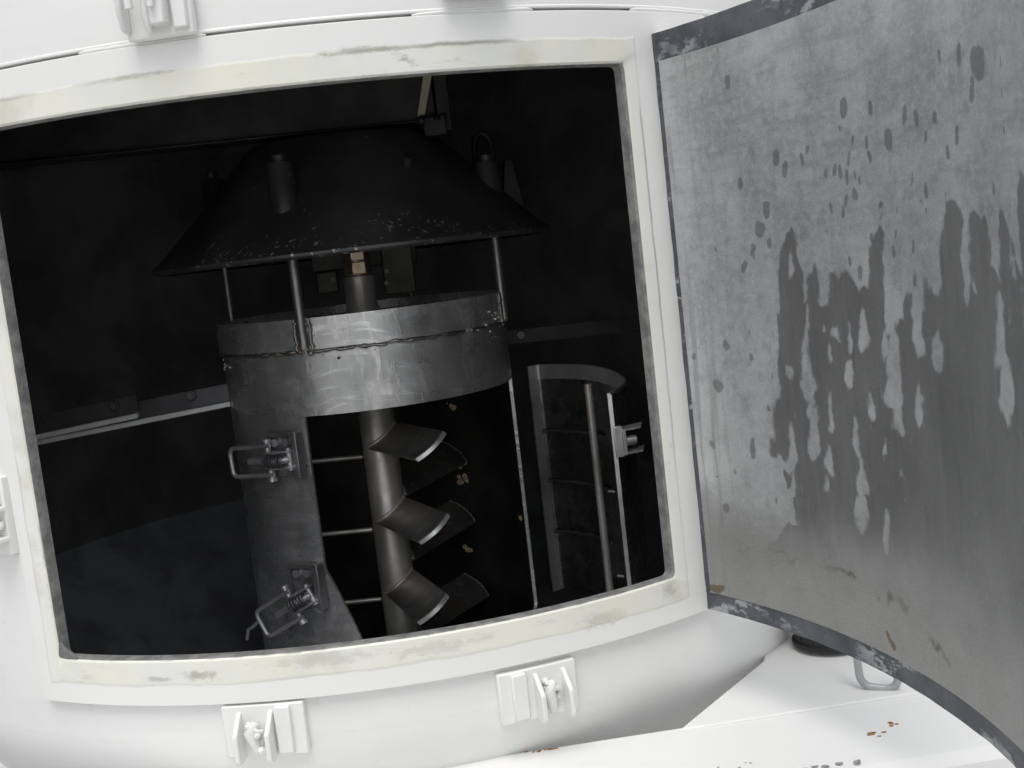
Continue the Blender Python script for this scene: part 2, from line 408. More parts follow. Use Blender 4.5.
# outer wall: a front patch with the hole, the rest of the cylinder, and the rounded bottom
wall = MB()
back = rrect(-1.2*R, 1.2*R, -.335, .2965, .0005, NU, NV)
def between(A, B, k): return [tuple(a+(b-a)*k for a, b in zip(p, q)) for p, q in zip(A, B)]
wall.loft([cyl_loop(between(open_loop, back, k/14), R) for k in range(15)])
na = 90; rows = [-.335, -.1, .1, .2965]
wall.add([P(R, 1.2+(2*pi-2.4)*k/na, z) for z in rows for k in range(na+1)], [(j*(na+1)+k, j*(na+1)+k+1, (j+1)*(na+1)+k+1, (j+1)*(na+1)+k) for j in range(3) for k in range(na)])
prof = [(R, -.335)]+[(R-5.2*(.0065*k)**2, -.335-.0065*k) for k in range(1, 11)]
prof += [(prof[-1][0]-.66*q-1.6*q*q, prof[-1][1]-q) for q in (.01, .025, .045, .07, .10, .14)]+[(.40, -.62), (.22, -.83), (.14, -.90), (.14, BASE), (.0, BASE)]
wall.lathe(prof, 160)
wall.build('wall', WHITE, tank, origin=(0, 0, 0), smooth=30)
# lining with the same hole, dished floor and ceiling
lin = MB()
lopen = rrect(PL*R-.001, PR*R+.001, ZB-.001, ZT+.001, .006, NU, NV); lback = rrect(-1.2*R, 1.2*R, -.31, .46, .0005, NU, NV)
lin.loft([cyl_loop(between(lopen, lback, k/14), RI) for k in range(15)])
rows = [-.31, 0, .2, .46]
lin.add([P(RI, 1.2+(2*pi-2.4)*k/na, z) for z in rows for k in range(na+1)], [(j*(na+1)+k, j*(na+1)+k+1, (j+1)*(na+1)+k+1, (j+1)*(na+1)+k) for j in range(3) for k in range(na)])
lin.lathe([(RI, .46), (.3, .475), (.0, .48)], 96)
lining = lin.build('lining', LINING, tank, origin=(0, 0, 0), smooth=30)
flo = MB(); flo.lathe([(RI-.001, -.308), (RI-.006, -.322), (.40, -.49), (.30, -.57), (.0, -.66)], 120)
flo.build('floor', FLOOR, tank, origin=(0, 0, 0), smooth=30)
# raised flange round the opening
OU0, OU1, OZ0, OZ1 = rad(-35.2)*R, rad(41.0)*R, -.2965, .2990
fl = MB(); rf = R+.0075
def off(d):
    k = d
    return rrect(PL*R-k*(PL*R-OU0), PR*R+k*(OU1-PR*R), ZB-k*(ZB-OZ0), ZT+k*(OZ1-ZT), .006+.004*k, NU, NV)
fl.loft([cyl_loop(off(.02), rf-.0015)]+[cyl_loop(off(k), rf) for k in (.06, .25, .45, .65, .85, .985)]+[cyl_loop(off(1.0), rf-.001), cyl_loop(off(1.0), R-.001)])
fl.build('opening_frame', FRAME, tank, origin=(0, 0, 0), smooth=35)
rv = MB(); rv.loft([cyl_loop(off(.02), rf-.0015), cyl_loop(off(.0), rf-.003), cyl_loop(off(0), R-.001), cyl_loop(off(0), RI-.0015), cyl_loop(off(.12), RI-.0015)])
rv.build('opening_edge', REVEAL, tank, origin=(0, 0, 0), smooth=35)
# little flap of torn seal in the lower left corner
m, at = frame_at(PL+.012, R+.004, ZB+.006)
tf = MB(); tf.prism([at(-.010, -.006, 0), at(.014, -.006, 0), at(.006, .0, .002), at(-.004, .010, .002)], m@Vector((0, 0, .003)))
tf.build('torn_seal', REVEAL, tank)
# lid with overhanging rim
lid = MB()
RL = R+.010
lid.lathe([(R-.006, .3018), (RL-.0045, .3018), (RL-.0036, .3024), (RL-.0036, .3036), (RL-.0046, .3050), (RL-.005, .485), (RL-.012, .505), (RL-.04, .525), (.3, .57), (.0, .585)], 180)
lid.build('lid', WHITE, tank, origin=(0, 0, 0), smooth=30)
led = MB(); led.lathe([(R-.003, .3020), (R-.003, .2997), (R+.004, .2995), (R+.006, .2980), (R+.006, .2950), (R, .2940)], 180)
led.build('ledge', WHITE, tank, origin=(0, 0, 0), smooth=50)
for a0, a1 in ((-20.0, -8.6), (8.5, 19.5), (30, 60), (-75, -44)):
    n = int((a1-a0)*1.5); bead = MB()
    pts = [P(R+.0050, rad(a0+(a1-a0)*k/n), .3006+.0006*mnoise.noise(Vector((k*.6, a0, 0)))) for k in range(n+1)]
    bead.tube(pts, [.0008]+[.0022+.0005*mnoise.noise(Vector((k*.9, 3, a0))) for k in range(n-1)]+[.0008], 8)
    bead.build('seam_sealant', WHITE, tank, origin=(0, 0, 0), smooth=60)

# latch hooks welded to the tank, under and beside the opening
def hook_bracket(ph, z, side, roll=0, scale=1, plus=0):
    m, at = frame_at(ph, R-.001, z, roll)
    b = MB(); s = scale
    # pad plate with a second shorter one on it
    b.box(at(0, 0, .004), (.078*s, .050*s, .009), m)
    b.box(at(side*.0195*s, .001, .0105), (.015*s, .045*s, .007), m)
    rt = b.build('hook_bracket', WHITE, tank, bevel=.0016, origin=at(0, 0))
    for k in (0, 1):
        x = (-.0245, .0055)[k] if side > 0 else (-.0045, .0235)[k]
        c = MB()
        c.prism([at(x, .020*s, .007), at(x, .018*s, .012), at(x, .003*s, .029), at(x, -.021*s, .029), at(x, -.0250*s, .025), at(x, -.0250*s, .007)], m@Vector((.0048, 0, 0)))
        c.build('cheek_plate', WHITE, rt, bevel=.0012)
    w = MB(); xc = (-.0075 if side > 0 else .0115)
    rnd = random.Random(int(ph*1000)+5)
    w.tube([at(xc+.000, -.018, .012), at(xc-.004, .002, .017), at(xc+.002, .010, .014)], [.0045, .006, .004], 8)
    for q in range(9): blob(w, at(xc+rnd.uniform(-.006, .006), rnd.uniform(-.020, .013), rnd.uniform(.010, .020)), rnd.uniform(.0022, .0042), q)
    w.tube([at(xc-.006, .010, .014), at(xc+.003, .004, .019), at(xc+.007, .002, .015)], .0022, 8)
    w.build('paint_clogged_hook', WHITE, rt, smooth=60)
    return rt
hook_bracket(rad(-11.95), -.3235, 1)
hook_bracket(rad(12.75), -.3270, -1)
b3 = hook_bracket(rad(-38.6), -.1120, 1, rad(90))
# closing clamp over the lid seam
def lid_clamp(ph, z, big):
    m, at = frame_at(ph, RL, z)
    b = MB(); b.box(at(.004, .022, .004), (.060, .060, .009), m)
    rt = b.build('lid_clamp', WHITE, tank, bevel=.0016, origin=at(0, 0))
    c = MB()
    c.prism([at(-.026, -.003, .0085), at(-.026, -.002, .020), at(-.026, .012, .027), at(-.026, .05, .027), at(-.026, .05, .0085)], m@Vector((.005, 0, 0)))
    c.build('hook_jaw', WHITE, rt, bevel=.002)
    d = MB(); d.box(at(.008, .024, .016), (.014, .048, .016), m); d.build('clamp_block', WHITE, rt, bevel=.002)
    e = MB(); e.box(at(.024, .024, .011), (.013, .054, .006), m); e.build('side_plate', WHITE, rt, bevel=.0015)
    w = MB(); w.tube([at(-.003, -.003, .014), at(-.003, .012, .019), at(.000, .05, .018)], [.003, .0035, .003], 8)
    w.tube([at(-.012, .014, .030), at(-.012, .05, .031)], .0035, 8); w.tube([at(.006, .014, .028), at(.006, .05, .029)], .0030, 8)
    w.build('clamp_rod', WHITE, rt, smooth=60)
lid_clamp(rad(-12.3), .3085, True)
lid_clamp(rad(13.6), .3200, True)

# ---------------------------------------------------------------- door
BETA, RD, PH0 = rad(88.98), .70, rad(32.298)
HX, HY = (R+.006)*sin(PH0), -(R+.006)*cos(PH0)
def DP(sa, z, o=0.0):
    """point of the opened door: sa metres along it from the hinge, o metres behind its inner face"""
    ph = PH0-sa/RD; r = RD+o
    x = (HX-RD*sin(PH0))+r*sin(ph)-HX; y = (HY+RD*cos(PH0))-r*cos(ph)-HY
    return Vector((HX+cos(BETA)*x-sin(BETA)*y, HY+sin(BETA)*x+cos(BETA)*y, z))
DL = .715; DB, DT = -.2960, .2775
def dgrid(s0, s1, z0, z1, ns, nz, o): return [[DP(s0+(s1-s0)*i/ns, z0+(z1-z0)*j/nz, o) for j in range(nz+1)] for i in range(ns+1)]
dsh = MB(); dsh.slab(dgrid(.001, DL, DB+.001, DT-.001, 60, 6, .006), dgrid(.001, DL, DB+.001, DT-.001, 60, 6, .016))
door = dsh.build('door', WHITE, tank, origin=(HX, HY, DB), bevel=.001)
IB, IT, IL = -.2770, .2505, .0085           # inner sheet limits
sl = MB()
for (s0, s1, z0, z1, ns, nz) in ((0, DL+.002, DB, IB+.002, 80, 4), (0, DL+.002, IT-.002, DT, 80, 4), (0, IL+.003, IB+.0022, IT-.0022, 2, 40), (DL-.02, DL+.002, IB+.0022, IT-.0022, 2, 40)):
    gA = dgrid(s0, s1, z0, z1, ns, nz, 0); gB = dgrid(s0, s1, z0, z1, ns, nz, .0065)
    for i, row in enumerate(gA):
        for j in range(len(row)):
            q = row[j]; row[j] = q+Vector((-1, 0, 0))*.0012*mnoise.noise(q*40)
    sl.slab(gA, gB)
sl.build('seal_strip', SEAL, door, smooth=35, bevel=.0006)
WET = [(0.165, 0.062, 0.16, 0.028, 0.0137), (0.1638, 0.038, 0.15, -0.062, 0.0175), (0.195, 0.038, 0.1862, -0.02, 0.0081), (0.225, 0.036, 0.22, 0, 0.0069), (0.235, 0.016, 0.225, -0.06, 0.0219), (0.29, 0.058, 0.28, -0.016, 0.0119), (0.2675, 0.016, 0.2612, -0.026, 0.0112), (0.2737, -0.004, 0.2662, -0.056, 0.02), (0.3275, 0.022, 0.325, 0.004, 0.0063), (0.3163, 0.008, 0.3163, 0.002, 0.0038), (0.3225, -0.006, 0.3175, -0.048, 0.0144), (0.37, 0.014, 0.36, -0.048, 0.0188), (0.3575, -0.006, 0.3513, -0.05, 0.0119), (0.4062, 0.07, 0.3875, -0.044, 0.0181), (0.4438, 0.058, 0.4263, -0.04, 0.0212), (0.465, 0.026, 0.455, -0.036, 0.0156), (0.4875, 0.066, 0.475, -0.004, 0.0081), (0.5, 0.026, 0.4925, -0.032, 0.0081), (0.5, 0.062, 0.5, 0.054, 0.0038), (0.305, -0.044, 0.2963, -0.104, 0.0331), (0.1388, -0.082, 0.1338, -0.114, 0.0137), (0.1163, -0.116, 0.1163, -0.122, 0.0062)]
DRY = [(0.1675, 0.054, 0.1663, 0.04, 0.0044), (0.1837, 0.012, 0.175, -0.046, 0.005), (0.1762, -0.04, 0.1738, -0.056, 0.0106), (0.1787, -0.066, 0.1762, -0.08, 0.0062), (0.1812, -0.082, 0.1762, -0.112, 0.0087), (0.1475, -0.088, 0.1425, -0.13, 0.0062), (0.1425, -0.138, 0.1413, -0.154, 0.0044), (0.2225, -0.006, 0.2213, -0.014, 0.0044), (0.2412, -0.002, 0.2388, -0.018, 0.0031), (0.2363, -0.032, 0.235, -0.048, 0.0069), (0.2063, -0.068, 0.2038, -0.086, 0.0044), (0.1975, -0.112, 0.195, -0.13, 0.005), (0.24, -0.084, 0.2375, -0.108, 0.0044), (0.2425, -0.112, 0.2388, -0.142, 0.0069), (0.2388, -0.148, 0.2363, -0.166, 0.01), (0.305, -0.014, 0.2988, -0.054, 0.0137), (0.305, -0.05, 0.3, -0.08, 0.0081), (0.3063, -0.076, 0.3038, -0.088, 0.005), (0.2913, -0.012, 0.29, -0.022, 0.0075), (0.3375, -0.042, 0.3337, -0.07, 0.0056), (0.3713, -0.004, 0.3675, -0.022, 0.0081), (0.4275, 0.072, 0.4213, 0.03, 0.0069), (0.4325, 0.03, 0.4325, 0.026, 0.0038), (0.4738, 0.024, 0.4688, -0.01, 0.01), (0.48, -0.012, 0.475, -0.036, 0.0119), (0.47, -0.034, 0.4675, -0.046, 0.0081), (0.5, 0.054, 0.5, 0.038, 0.0019), (0.2787, -0.098, 0.2775, -0.106, 0.0025), (0.3013, -0.116, 0.3013, -0.122, 0.0025), (0.1512, -0.044, 0.15, -0.054, 0.0044), (0.2063, -0.002, 0.205, -0.008, 0.0037), (0.2112, -0.026, 0.21, -0.036, 0.0031), (0.3425, 0.006, 0.34, -0.016, 0.0081), (0.2612, 0.004, 0.2587, -0.014, 0.0069), (0.2662, -0.054, 0.2637, -0.068, 0.0044), (0.34, -0.05, 0.34, -0.054, 0.0031), (0.2388, -0.148, 0.2363, -0.168, 0.01), (0.2725, -0.152, 0.2687, -0.18, 0.005), (0.1913, -0.14, 0.1888, -0.15, 0.0025), (0.2462, -0.126, 0.245, -0.14, 0.0056)]
DOTS = [(0.09, 0.246, 0.09, 0.242, 0.0025), (0.1, 0.218, 0.0988, 0.21, 0.0044), (0.2587, 0.172, 0.2575, 0.166, 0.0056), (0.2975, 0.166, 0.2963, 0.16, 0.0044), (0.25, 0.154, 0.25, 0.152, 0.0025), (0.3463, 0.154, 0.345, 0.148, 0.0038), (0.3625, 0.15, 0.3625, 0.144, 0.0038), (0.39, 0.144, 0.39, 0.142, 0.0044), (0.375, 0.138, 0.3738, 0.13, 0.0025), (0.4238, 0.132, 0.4225, 0.126, 0.0038), (0.4075, 0.126, 0.4075, 0.12, 0.0031), (0.1588, 0.146, 0.1575, 0.138, 0.0056), (0.1688, 0.132, 0.1675, 0.126, 0.0044), (0.2025, 0.146, 0.2013, 0.14, 0.0025), (0.1938, 0.136, 0.1938, 0.132, 0.0038), (0.105, 0.126, 0.105, 0.122, 0.0037), (0.2675, 0.144, 0.2675, 0.14, 0.0025), (0.2875, 0.142, 0.2875, 0.136, 0.0025), (0.29, 0.13, 0.29, 0.126, 0.0031), (0.2625, 0.132, 0.26, 0.124, 0.0038), (0.3188, 0.14, 0.3188, 0.132, 0.0075), (0.2275, 0.122, 0.2263, 0.118, 0.0038), (0.2388, 0.122, 0.2375, 0.118, 0.0031), (0.2462, 0.12, 0.2462, 0.116, 0.0038), (0.2562, 0.118, 0.255, 0.11, 0.0031), (0.2675, 0.118, 0.2675, 0.114, 0.0025), (0.2737, 0.112, 0.2737, 0.108, 0.0013), (0.265, 0.102, 0.265, 0.098, 0.005), (0.2525, 0.1, 0.2513, 0.096, 0.0031), (0.2475, 0.092, 0.2462, 0.088, 0.0031), (0.23, 0.094, 0.23, 0.09, 0.0038), (0.3013, 0.092, 0.3, 0.09, 0.0031), (0.3013, 0.082, 0.3, 0.078, 0.0019), (0.35, 0.108, 0.35, 0.102, 0.0025), (0.3688, 0.1, 0.3688, 0.096, 0.0038), (0.36, 0.092, 0.3588, 0.09, 0.0019), (0.3675, 0.086, 0.3663, 0.084, 0.0019), (0.3975, 0.092, 0.3975, 0.086, 0.0025), (0.5, 0.082, 0.5, 0.074, 0.0006), (0.3237, 0.086, 0.3237, 0.084, 0.0013), (0.3212, 0.07, 0.32, 0.066, 0.0025), (0.1388, 0.102, 0.1375, 0.094, 0.0063), (0.1263, 0.08, 0.1263, 0.08, 0.0088), (0.115, 0.064, 0.1138, 0.06, 0.0056), (0.1388, 0.068, 0.1375, 0.064, 0.0044), (0.0988, 0.052, 0.0975, 0.048, 0.0056), (0.0612, 0.068, 0.0612, 0.064, 0.0025), (0.2825, 0.068, 0.2825, 0.066, 0.0038), (0.315, 0.058, 0.315, 0.054, 0.0044), (0.3262, 0.056, 0.325, 0.052, 0.0019), (0.345, 0.058, 0.3438, 0.054, 0.0038), (0.25, 0.052, 0.25, 0.046, 0.0031), (0.2625, 0.042, 0.2612, 0.036, 0.0044), (0.3425, 0.036, 0.3412, 0.032, 0.0044), (0.405, 0.186, 0.405, 0.18, 0.0038), (0.4338, 0.182, 0.4325, 0.176, 0.0056), (0.4637, 0.17, 0.4625, 0.17, 0.0144), (0.4512, 0.158, 0.45, 0.15, 0.0044), (0.5, 0.152, 0.5, 0.148, 0), (0.5, 0.17, 0.5, 0.164, 0), (0.5, 0.128, 0.5, 0.124, 0), (0.475, 0.094, 0.475, 0.09, 0.0031), (0.065, -0.028, 0.065, -0.028, 0.0069), (0.0175, -0.036, 0.0175, -0.036, 0.0044), (0.0475, -0.064, 0.0475, -0.064, 0.0088), (0.0988, -0.036, 0.0988, -0.036, 0.0044), (0.0988, -0.01, 0.0988, -0.014, 0.0019), (0.1062, -0.026, 0.1062, -0.028, 0.0019), (0.1163, -0.082, 0.1163, -0.084, 0.0031), (0.0887, -0.114, 0.0875, -0.13, 0.0044), (0.0312, -0.122, 0.0312, -0.122, 0.0056), (0.0325, -0.158, 0.0325, -0.158, 0.0031), (0.0425, -0.184, 0.0438, -0.184, 0.005), (0.06, -0.146, 0.06, -0.146, 0.0037), (0.115, -0.166, 0.115, -0.17, 0.0019), (0.125, -0.052, 0.1237, -0.056, 0.0019)]
ss0, ss1 = IL, DL-.018
ns, nz = 330, 260
tops = dgrid(ss0, ss1, IB, IT, ns, nz, -.0012); bots = dgrid(ss0, ss1, IB, IT, ns, nz, .0055)
sh = MB(); sh.slab(tops, bots)
sheet = sh.build('inner_sheet', SHEET, door, smooth=35)
def capsule(s, z, c, taper=False):
    s0, a, s1, b, w = c; w = max(w, .0016)
    ds, dz = s1-s0, b-a; L2 = ds*ds+dz*dz
    t = 0 if L2 < 1e-9 else max(0, min(1, ((s-s0)*ds+(z-a)*dz)/L2))
    k = 1 if not taper else .35+.65*t**.8                # runs are thin above and bulge below
    return k-sqrt((s-s0-t*ds)**2+(z-a-t*dz)**2)/w          # positive inside
def smooth(x, a, b):
    t = max(0, min(1, (x-a)/(b-a))); return t*t*(3-2*t)
def field(caps, soft=.0026, taper=False):
    buckets = {}
    for c in caps:
        for k in range(int((min(c[0], c[2])-c[4]-.004)/.01)-1, int((max(c[0], c[2])+c[4]+.004)/.01)+2): buckets.setdefault(k, []).append(c)
    def f(s, z):
        best = 0
        for c in buckets.get(int(s/.01), ()):
            v = capsule(s, z, c, taper)*max(c[4], .0016)          # signed distance, + inside
            best = max(best, smooth(v, -soft, soft))
        return best
    return f
fw, fd, ft = field(WET, .0040), field(DRY, .0040, True), field([(a, b, c_, d, e_*.85) for a, b, c_, d, e_ in DOTS], .0022)
random.seed(11)
# runs beyond the picture's right edge go on the same way
EXTRA = [(.50+.026*k, random.uniform(-.01, .09), .50+.026*k, -.09, random.uniform(.009, .017)) for k in range(8)]
fe = field(EXTRA)
def warp(s, z):
    q = Vector((s*55, z*28, 2.0)); q2 = Vector((s*170, z*110, 6.0))
    return s+.0050*mnoise.noise(q)+.0026*mnoise.noise(q2), z+.013*mnoise.noise(q+Vector((9, 4, 1)))+.003*mnoise.noise(q2+Vector((3, 3, 3)))
def wetness(s, z):
    s, z = warp(s, z)
    top = .012+.004*sin(s*70) if s < .262 or s > .352 else (-.012 if s < .32 else .0)
    top += .010*mnoise.noise(Vector((s*80, 3, 1)))
    b = smooth(z, top+.003, top-.003)
    edge = .1375 if z > -.10 else (.1465 if z > -.135 else (.130 if z > -.148 else .140))
    if z < -.185: edge = .140-smooth(z, -.185, -.215)*.045
    body = b*smooth(s, edge-.0022, edge+.0022)
    w = max(body, fw(s, z), fe(s, z))
    return w*(1-fd(s, z))
SM = [(.04, -.226, .16, -.218, .002), (.16, -.218, .25, -.223, .003), (.27, -.2265, .292, -.2285, .006), (.306, -.238, .352, -.2535, .004)]
RUST = [(.0135, -.267, .022, -.2675, .006), (.26, -.262, .27, -.268, .004)]
fs_, fr_ = field(SM, .007), field(RUST, .004)
vals = {'wet': [], 'dot': [], 'fade': [], 'smear': [], 'rust': [], 'sheet': []}
npt = (ns+1)*(nz+1)
for rep in range(2):
    for i in range(ns+1):
        s = ss0+(ss1-ss0)*i/ns
        for j in range(nz+1):
            z = IB+(IT-IB)*j/nz
            vals['sheet'] += [s, z, 0.0]
            if rep: 
                for k in ('wet', 'dot', 'fade', 'smear', 'rust'): vals[k].append(0.0)
                continue
            vals['wet'].append(wetness(s, z)); vals['dot'].append(ft(*[.45*a_+.55*b_ for a_, b_ in zip(warp(s, z), (s, z))])*(1-.35*(mnoise.noise(Vector((s*60, z*60, 1)))+.5)))
            vals['fade'].append(smooth(z+.015*mnoise.noise(Vector((s*9, z*9, 4))), -.245, -.165)); q_ = warp(s, z); vals['smear'].append(fs_(*q_)*(.55+.5*mnoise.noise(Vector((s*40, z*30, 8))))); vals['rust'].append(fr_(*q_))
me = sheet.data
for k, v in vals.items():
    a = me.attributes.new(k, 'FLOAT_VECTOR' if k == 'sheet' else 'FLOAT', 'POINT')
    a.data.foreach_set('vector' if k == 'sheet' else 'value', v)
for z in (-.2, .18):
    hg = MB(); hg.tube([(HX+.014, HY+.004, z), (HX+.014, HY+.004, z+.06)], .009, 16)
    hg.build('hinge', WHITE, tank, smooth=40)

# ================================================================== mixing tube inside
tube = thing('mixing_tube', (0, 0, -.64), 'upright ground steel mixing tube with a tall cut out, standing inside the tank', 'mixing tube')
TB = -.655
w = MB(); t = .0045
PA, PB_ = rad(-25.0), rad(80.5)
ZO = -.0885
def grid(r, a0f, a1f, z0, z1, na_, nz_):
    return [[P(r, a0f(z)+(a1f(z)-a0f(z))*i/na_, z) for z in [z0+(z1-z0)*j/nz_ for j in range(nz_+1)]] for i in range(na_+1)]
full = 2*pi
w.lathe([(RT, ZO), (RT, .030), (RT-t, .030), (RT-t, ZO)], 120, closed=True)
def left_edge(z):
    base = rad(-25.6) if z > -.285 else rad(-25.6)+min(1, (-.285-z)/.10)**.85*rad(12)
    return base
w.slab(grid(RT, lambda z: PB_, lambda z: full+left_edge(z), TB, ZO, 100, 60), grid(RT-t, lambda z: PB_, lambda z: full+left_edge(z), TB, ZO, 100, 60))
w.slab(grid(RT, lambda z: left_edge(-.386), lambda z: PB_, TB, -.41, 30, 3), grid(RT-t, lambda z: left_edge(-.386), lambda z: PB_, TB, -.41, 30, 3))
two = w.build('wall', TUBE, tube, origin=(0, 0, 0), smooth=35)
two.data.materials.append(INNERSTEEL)                     # inward-facing sides of the tube wall get a darker steel
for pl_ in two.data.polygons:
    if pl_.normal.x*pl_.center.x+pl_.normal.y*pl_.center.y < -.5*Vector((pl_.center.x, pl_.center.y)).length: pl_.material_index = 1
co = MB(); RC = RT+.0045
cps = []
for k in range(160):
    a = full*k/160; dz = .0016*mnoise.noise(Vector((sin(a)*6, cos(a)*6, 1)))
    cps.append((a, dz))
vs = []
for a, dz in cps: vs += [P(RC, a, -.006+dz), P(RC, a, .0325), P(RT-t-.001, a, .0325), P(RT-t-.001, a, .020), P(RT+.0002, a, -.006+dz)]
fs = []
for k in range(160):
    q = (k+1) % 160
    for j in range(3): fs.append((k*5+j, q*5+j, q*5+j+1, k*5+j+1))
    fs.append((k*5, k*5+4, q*5+4, q*5))
co.add(vs, fs); co.build('collar', TUBE, tube, origin=(0, 0, 0), smooth=40)
wd = MB()
for a0, a1 in ((-83, -22), (-18, 40), (44, 84)):
    n = int(a1-a0)
    pts = [P(RT+.0035, rad(a0+k*(a1-a0)/n), -.0085+.0026*mnoise.noise(Vector((k*.22, a0, 0)))+.001*mnoise.noise(Vector((k*.9, a0, 5)))) for k in range(n+1)]
    wd.tube(pts, [.0024+.0022*mnoise.noise(Vector((k*.35, 7, a0))) for k in range(n+1)], 7)
rnd = random.Random(3)
for k in range(26):
    a = rad(rnd.uniform(-84, 84)); blob(wd, P(RT+.003, a, rnd.gauss(-.014, .012)), rnd.uniform(.0008, .0019), k)
wd.build('weld_bead', PADDLE, tube, origin=(0, 0, 0), smooth=60)
# bright crumbs of weld spatter by the right hand support rod
sp = MB()
for k in range(16): blob(sp, P(RC+.001, rad(rnd.uniform(46, 74)), rnd.uniform(-.018, .022)), rnd.uniform(.0009, .0022), k+50)
sp.build('weld_spatter', BARE, tube, smooth=60); sp = MB()
for k in range(7): blob(sp, P(RT+.001, rad(rnd.uniform(-80, -66)), rnd.uniform(-.03, -.005)), rnd.uniform(.0009, .0018), k+80)
sp.build('weld_spatter', BARE, tube, smooth=60)
for a in (-111, -21, 69, 159):
    r_ = MB(); r_.tube([P(.2005, rad(a), -.004), P(.2005, rad(a), .05), P(.2005, rad(a), .15)], .0062, 14)
    ro = r_.build('support_rod', PADDLE, tube, origin=P(.2005, rad(a), 0), smooth=50)
    j = MB()
    for sgn in (-1, 1):
        pts = [P(RC+.0012, rad(a)+sgn*(.050+.016*mnoise.noise(Vector((k*.8, a, sgn)))), .032-.0043*k) for k in range(10)]
        j.tube(pts, [.0022+.0024*abs(mnoise.noise(Vector((k*1.3, a, 2)))) for k in range(10)], 7)
    for k in range(24):
        zz_ = rnd.uniform(-.012, .030); blob(j, P(RC+.001, rad(a)+rnd.choice((-1, 1))*rnd.uniform(.022, .056)*(1-.3*(zz_ < 0)), zz_), rnd.uniform(.0012, .0034), k)
    j.build('weld', PADDLE, ro, smooth=60)
# three thin bars fixed to the wall, ending at the shaft
for z in (-.1735, -.278, -.379):
    b = MB(); b.tube([(-.188, .0, z+.004), (-.026, .0, z-.002)], .0033, 10)
    b.build('wall_bar', SHAFT, tube, smooth=50)

# toggle latches
def toggle_latch(ph, z, ang, label, dz):
    m, at = frame_at(ph, RT+.001, z, ang)
    m0, at0 = frame_at(ph, RT+.001, z, 0)
    b = MB()
    b.box(at0(.004, dz, .003), (.048, .056, .006), m0); b.box(at0(.025, dz, .007), (.0085, .058, .014), m0); b.box(at0(.004, dz+.027, .006), (.046, .007, .012), m0)
    rt = b.build('toggle_latch', LATCHBASE, tube, bevel=.0012, origin=at0(0, 0)); rt['label'] = label
    bl = MB()
    for px, py in ((-.006, .018), (.010, .018)): bl.lathe([(0, 0), (.0062, 0), (.0062, .004), (.003, .006), (0, .006)], 14); 
    bl.v = []; bl.f = []
    for px, py in ((-.008, .016), (.009, .017)):
        bl.tube([at0(px, dz+py, .005), at0(px, dz+py, .011)], [.0058, .0052], 12)
    bl.build('bolt_head', LATCH, rt, smooth=40)
    # pivot body and lever
    pv = MB(); pv.tube([at(-.016, -.024, .015), at(-.016, .024, .015)], .0042, 12); pv.tube([at(-.016, -.027, .015), at(-.016, -.023, .015)], .006, 12); pv.tube([at(-.016, .023, .015), at(-.016, .027, .015)], .006, 12)
    pv.tube([at(.016, -.014, .014), at(.016, .014, .014)], .004, 12)
    pv.build('pivot_pin', LATCH, rt, smooth=50)
    lv = MB()
    for y in (-.010, .010):
        lv.prism([at(.022, y-.0015, .010), at(.022, y-.0015, .020), at(.0, y-.0015, .027), at(-.022, y-.0015, .021), at(-.022, y-.0015, .010)], m@Vector((0, .003, 0)))
    lv.tube([at(.018, 0, .016), at(.0, -.001, .024), at(-.018, 0, .018)], [.004, .0065, .005], 12)
    lv.build('lever', LATCH, rt, bevel=.0008, smooth=40)
    cl = MB()
    for q in range(5):
        ring = [at(.002+.0055*(q-2), .0078*cos(2*pi*k/12), .0235+.0078*sin(2*pi*k/12)) for k in range(13)]
        cl.tube(ring, .0016, 6, caps=False)
    cl.build('spring_coil', DARK, rt, smooth=60)
    lp = MB(); y = .0185; x0, x1 = -.010, -.076
    pts = [at(x0, y, .017), at(x1+.008, y, .019)]+[at(x1+.008-.008*sin(q), y-.008+.008*cos(q), .019) for q in (pi/8, pi/4, 3*pi/8, pi/2)]
    pts += [at(x1+.008-.008*sin(q), -y+.008+.008*cos(q), .019) for q in (pi/2, 5*pi/8, 3*pi/4, 7*pi/8)]+[at(x1+.008, -y, .019), at(x0, -y, .017)]
    lp.tube(pts, .0029, 10); lp.build('wire_loop', LATCH, rt, smooth=50)
    th = MB(); th.tube([at(-.024, 0, .018), at(-.046, 0, .018)], .0042, 10); th.build('threaded_end', LATCH, rt, smooth=50)
    return rt, at
toggle_latch(rad(-35.5), -.1385, rad(2), 'upper latch, its wire loop level', .004)
rt2, at2 = toggle_latch(rad(-34.0), -.319, rad(27), 'lower latch, its wire loop hanging down to the left', .016)
hk = MB(); hk.tube([at2(-.078, .006, .019), at2(-.090, .004, .020), at2(-.098, .004, .022), at2(-.108, -.006, .022)], .0022, 8); hk.build('hook_wire', LATCH, rt2, smooth=60)

# curved door of the tube, swung right out
path = [Vector(q) for q in ((.213, .052, 0), (.226, .086, 0), (.246, .092, 0), (.273, .066, 0), (.307, .002, 0), (.322, -.111, 0), (.316, -.215, 0), (.292, -.292, 0), (.270, -.338, 0))]
def spline(pts, n):
    out = []
    for i in range(len(pts)-1):
        p0, p1, p2, p3 = pts[max(i-1, 0)], pts[i], pts[i+1], pts[min(i+2, len(pts)-1)]
        for k in range(n):
            t_ = k/n; out.append(.5*((2*p1)+(p2-p0)*t_+(2*p0-5*p1+4*p2-p3)*t_**2+(3*p1-p0-3*p2+p3)*t_**3))
    return out+[pts[-1]]
cv = spline(path[1:], 8)
nrm = []
for i in range(len(cv)):
    tg = (cv[min(i+1, len(cv)-1)]-cv[max(i-1, 0)]).normalized(); nrm.append(Vector((tg.y, -tg.x, 0)))    # towards the inside (left)
